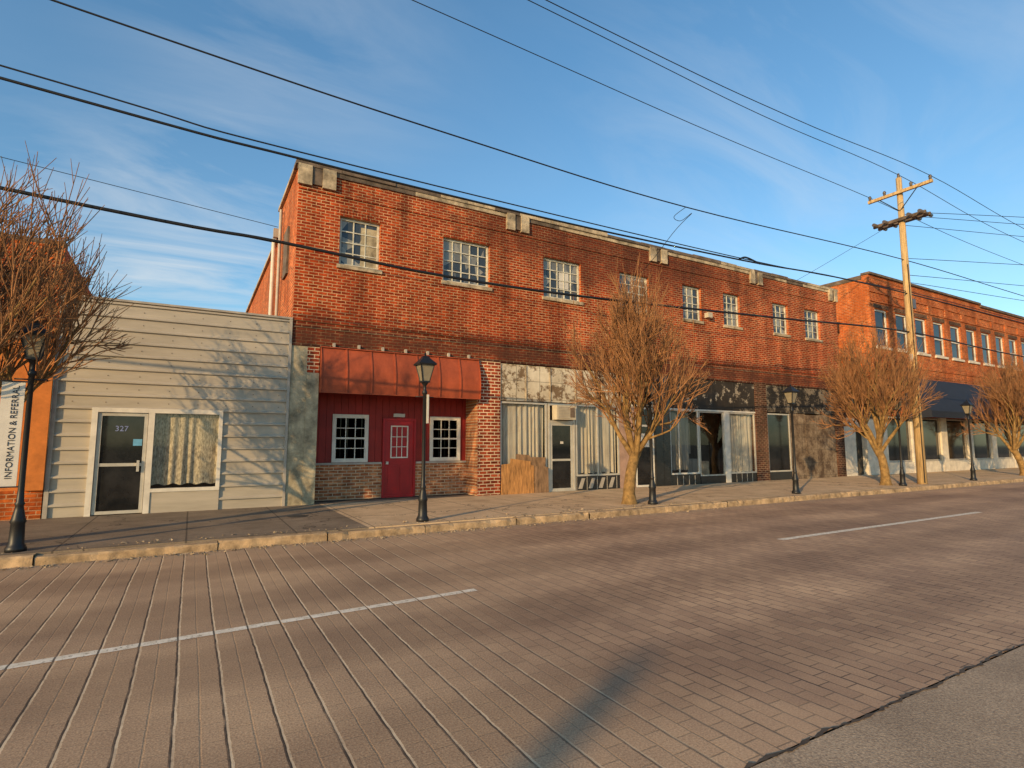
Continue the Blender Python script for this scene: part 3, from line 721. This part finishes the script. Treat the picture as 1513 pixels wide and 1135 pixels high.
# ---------------------------------------------------------------- trees
def tree_mesh(seed):
    rnd=random.Random(seed); g=MB()
    def branch(p,d,L,r0,r1,seg,wob,mat,n,up=.0):
        pts=[p.copy()]; rad=[r0]; d=d.copy()
        for i in range(seg):
            d=(d+Vector((rnd.gauss(0,wob),rnd.gauss(0,wob),rnd.gauss(0,wob)+up))).normalized()
            p=p+d*(L/seg); pts.append(p.copy()); rad.append(r0+(r1-r0)*(i+1)/seg)
        g.path(pts,rad,mat,n); return pts,d
    def rot(d,ang,az):
        a=d.orthogonal().normalized(); b=d.cross(a)
        return (d*math.cos(ang)+(a*math.cos(az)+b*math.sin(az))*math.sin(ang)).normalized()
    C=Vector((0,0,3.95))
    def inside(p):
        q=p-C; return (q.x/2.15)**2+(q.y/2.15)**2+(q.z/2.35)**2<rnd.uniform(.85,1.12)
    pts,d=branch(Vector((0,0,-.05)),Vector((.04,0,1)),1.45,.165,.13,7,.07,'bark',12)
    g.lathe([(.23,-.02),(.20,.05),(.162,.25)],'bark',12)
    top=pts[-1]
    for i in range(5):
        az=i*2*math.pi/5+rnd.uniform(-.3,.3)
        for lim in range(2):
            az2=az+lim*.6+rnd.uniform(-.2,.2)
            d1=rot(Vector((0,0,1)),R(rnd.uniform(30,52) if lim else rnd.uniform(6,28)),az2)
            L1_=rnd.uniform(1.3,1.8) if lim else rnd.uniform(1.9,2.6)
            p1,e1=branch(top-Vector((0,0,rnd.uniform(0,.3))),d1,L1_,.075,.032,8,.07,'bark',8,.05)
            for j in range(6):
                st=p1[rnd.choice((3,4,5,6,7,8))]
                d2=rot(e1,R(rnd.uniform(15,58)),rnd.uniform(0,6.28))
                p2,e2=branch(st,d2,rnd.uniform(.7,1.25),.028,.015,4,.10,'bark',5,.06)
                for k in range(4):
                    st2=p2[rnd.choice((1,2,3,4,4))]
                    d3=rot(e2,R(rnd.uniform(8,50)),rnd.uniform(0,6.28))
                    p3,e3=branch(st2,d3,rnd.uniform(.5,.95),.0145,.009,4,.09,'twig',4,.05)
                    for m in range(5):
                        st3=p3[rnd.choice((1,2,3,4))]
                        d4=rot(e3,R(rnd.uniform(8,40)),rnd.uniform(0,6.28)); d4=(d4+Vector((0,0,.22))).normalized()
                        L4=rnd.uniform(.5,1.15)
                        if not inside(st3+d4*L4): L4*=.45
                        if not inside(st3+d4*L4): L4*=.45
                        p4,e4=branch(st3,d4,L4,.0095,.0048,3,.05,'twig',3,.03)
                        for q in range(2):
                            st4=p4[rnd.choice((1,2))]
                            d5=rot(e4,R(rnd.uniform(15,35)),rnd.uniform(0,6.28)); d5=(d5+Vector((0,0,.15))).normalized()
                            branch(st4,d5,min(L4,rnd.uniform(.2,.5)),.0068,.004,2,.04,'twig',3,.03)
    zs=sorted(v[2] for v in g.v); zt=zs[int(len(zs)*.998)]; k=(6.2-1.35)/(zt-1.35)
    rs=sorted(math.hypot(v[0],v[1]) for v in g.v); rt=rs[int(len(rs)*.985)]; kr=2.12/rt
    out=[]
    for x,y,z in g.v:
        if z>1.35:
            f=min(1,(z-1.35)/1.0); m=1+(kr-1)*f
            out.append((x*m,y*m,1.35+(z-1.35)*k))
        else: out.append((x,y,z))
    g.v=out
    return g
t1=tree_mesh(3).build('street_tree',loc=(10.1,11.3,SW))
t2=tree_mesh(11).build('street_tree',loc=(23.1,11.4,SW))
for d,(x,y),rz,sc in ((t2.data,(-2.95,11.5),1.2,1.0),(t1.data,(35.9,11.3),2.1,1.0),(t2.data,(48.8,11.3),4,1.0)):
    o=bpy.data.objects.new('street_tree',d); scene.collection.objects.link(o); o.location=(x,y,SW); o.rotation_euler=(0,0,rz); o.scale=(sc,)*3

# ---------------------------------------------------------------- sky + sun
AZ=61; EL=15
w=bpy.data.worlds.new('World'); scene.world=w; w.use_nodes=True; nt=w.node_tree
bg=nt.nodes['Background']; sky=nt.nodes.new('ShaderNodeTexSky'); sky.sky_type='NISHITA'; sky.sun_disc=False
sky.sun_elevation=R(EL); sky.sun_rotation=R(180+AZ); sky.air_density=1.0; sky.dust_density=.4; sky.ozone_density=2.0
tc=nt.nodes.new('ShaderNodeTexCoord'); sp=nt.nodes.new('ShaderNodeSeparateXYZ'); nt.links.new(tc.outputs['Generated'],sp.inputs[0])
def M(op,a,b,c=None,clamp=False):
    n=nt.nodes.new('ShaderNodeMath'); n.operation=op; n.use_clamp=clamp
    for i,v in enumerate((a,b,c)):
        if v is None: continue
        if isinstance(v,bpy.types.NodeSocket): nt.links.new(v,n.inputs[i])
        else: n.inputs[i].default_value=v
    return n.outputs[0]
rz=nt.nodes.new('ShaderNodeValToRGB'); nt.links.new(sp.outputs[2],rz.inputs[0])
rz.color_ramp.elements[0].position=.02; rz.color_ramp.elements[0].color=(.66,.75,.74,1)
rz.color_ramp.elements[1].position=.62; rz.color_ramp.elements[1].color=(.60,.86,.92,1)
mu=nt.nodes.new('ShaderNodeMix'); mu.data_type='RGBA'; mu.blend_type='MULTIPLY'; mu.inputs[0].default_value=1
nt.links.new(sky.outputs[0],mu.inputs[6]); nt.links.new(rz.outputs[0],mu.inputs[7])
sc=nt.nodes.new('ShaderNodeVectorMath'); sc.operation='SCALE'; nt.links.new(mu.outputs[2],sc.inputs[0]); sc.inputs['Scale'].default_value=1.62
zz=M('ADD',M('MAXIMUM',sp.outputs[2],0.0),.12)
cx=M('DIVIDE',sp.outputs[0],zz); cy=M('DIVIDE',sp.outputs[1],zz)
cb=nt.nodes.new('ShaderNodeCombineXYZ'); nt.links.new(cx,cb.inputs[0]); nt.links.new(cy,cb.inputs[1])
mp=nt.nodes.new('ShaderNodeMapping'); nt.links.new(cb.outputs[0],mp.inputs[0]); mp.inputs['Rotation'].default_value=(0,0,R(-25)); mp.inputs['Scale'].default_value=(.7,1.7,1)
n1=nt.nodes.new('ShaderNodeTexNoise'); nt.links.new(mp.outputs[0],n1.inputs['Vector']); n1.inputs['Scale'].default_value=1.5; n1.inputs['Detail'].default_value=11; n1.inputs['Roughness'].default_value=.6; n1.inputs['Distortion'].default_value=1.0
r1=nt.nodes.new('ShaderNodeValToRGB'); nt.links.new(n1.outputs[0],r1.inputs[0]); r1.color_ramp.elements[0].position=.42; r1.color_ramp.elements[1].position=.80
def bank(dx,dy,dz,cosr,w):
    n=nt.nodes.new('ShaderNodeVectorMath'); n.operation='DOT_PRODUCT'; nt.links.new(tc.outputs['Generated'],n.inputs[0])
    v=Vector((dx,dy,dz)).normalized(); n.inputs[1].default_value=v
    t=M('DIVIDE',M('SUBTRACT',n.outputs['Value'],cosr),1-cosr,clamp=True)
    return M('MULTIPLY',M('MULTIPLY',t,t),w)
bk=M('ADD',M('ADD',bank(.0,.96,.26,.955,.9),bank(.75,.43,.50,.90,.34)),M('ADD',bank(.1,.81,.60,.95,.28),bank(-.25,.9,.2,.95,.3)))
cf=M('MULTIPLY',r1.outputs[0],M('ADD',bk,.03),clamp=True)
mx=nt.nodes.new('ShaderNodeMix'); mx.data_type='RGBA'
nt.links.new(cf,mx.inputs[0]); nt.links.new(sc.outputs[0],mx.inputs[6]); mx.inputs[7].default_value=(5.2,5.4,5.5,1)
nt.links.new(mx.outputs[2],bg.inputs[0]); bg.inputs[1].default_value=.15
sl=bpy.data.lights.new('sun','SUN'); sl.energy=5; sl.angle=R(.5); sl.color=(1,.68,.33)
so=bpy.data.objects.new('sun',sl); scene.collection.objects.link(so)
d=Vector((math.sin(R(AZ))*math.cos(R(EL)),math.cos(R(AZ))*math.cos(R(EL)),-math.sin(R(EL))))
so.rotation_euler=d.to_track_quat('-Z','Y').to_euler(); so.location=(-20,-20,30)

# ---------------------------------------------------------------- camera
cam=bpy.data.cameras.new('camera'); co=bpy.data.objects.new('camera',cam); scene.collection.objects.link(co)
cam.sensor_width=36; cam.lens=19.42; cam.clip_end=2000; cam.clip_start=.05
p=R(6.15); yw=R(30)
F=Vector((math.sin(yw)*math.cos(p),math.cos(yw)*math.cos(p),math.sin(p))); Rt=Vector((math.cos(yw),-math.sin(yw),0)); U=Rt.cross(F)
co.matrix_world=Matrix(((Rt.x,U.x,-F.x,0),(Rt.y,U.y,-F.y,0),(Rt.z,U.z,-F.z,1.73),(0,0,0,1)))
scene.camera=co
scene.view_settings.view_transform='Standard'; scene.view_settings.look='None'; scene.view_settings.exposure=0
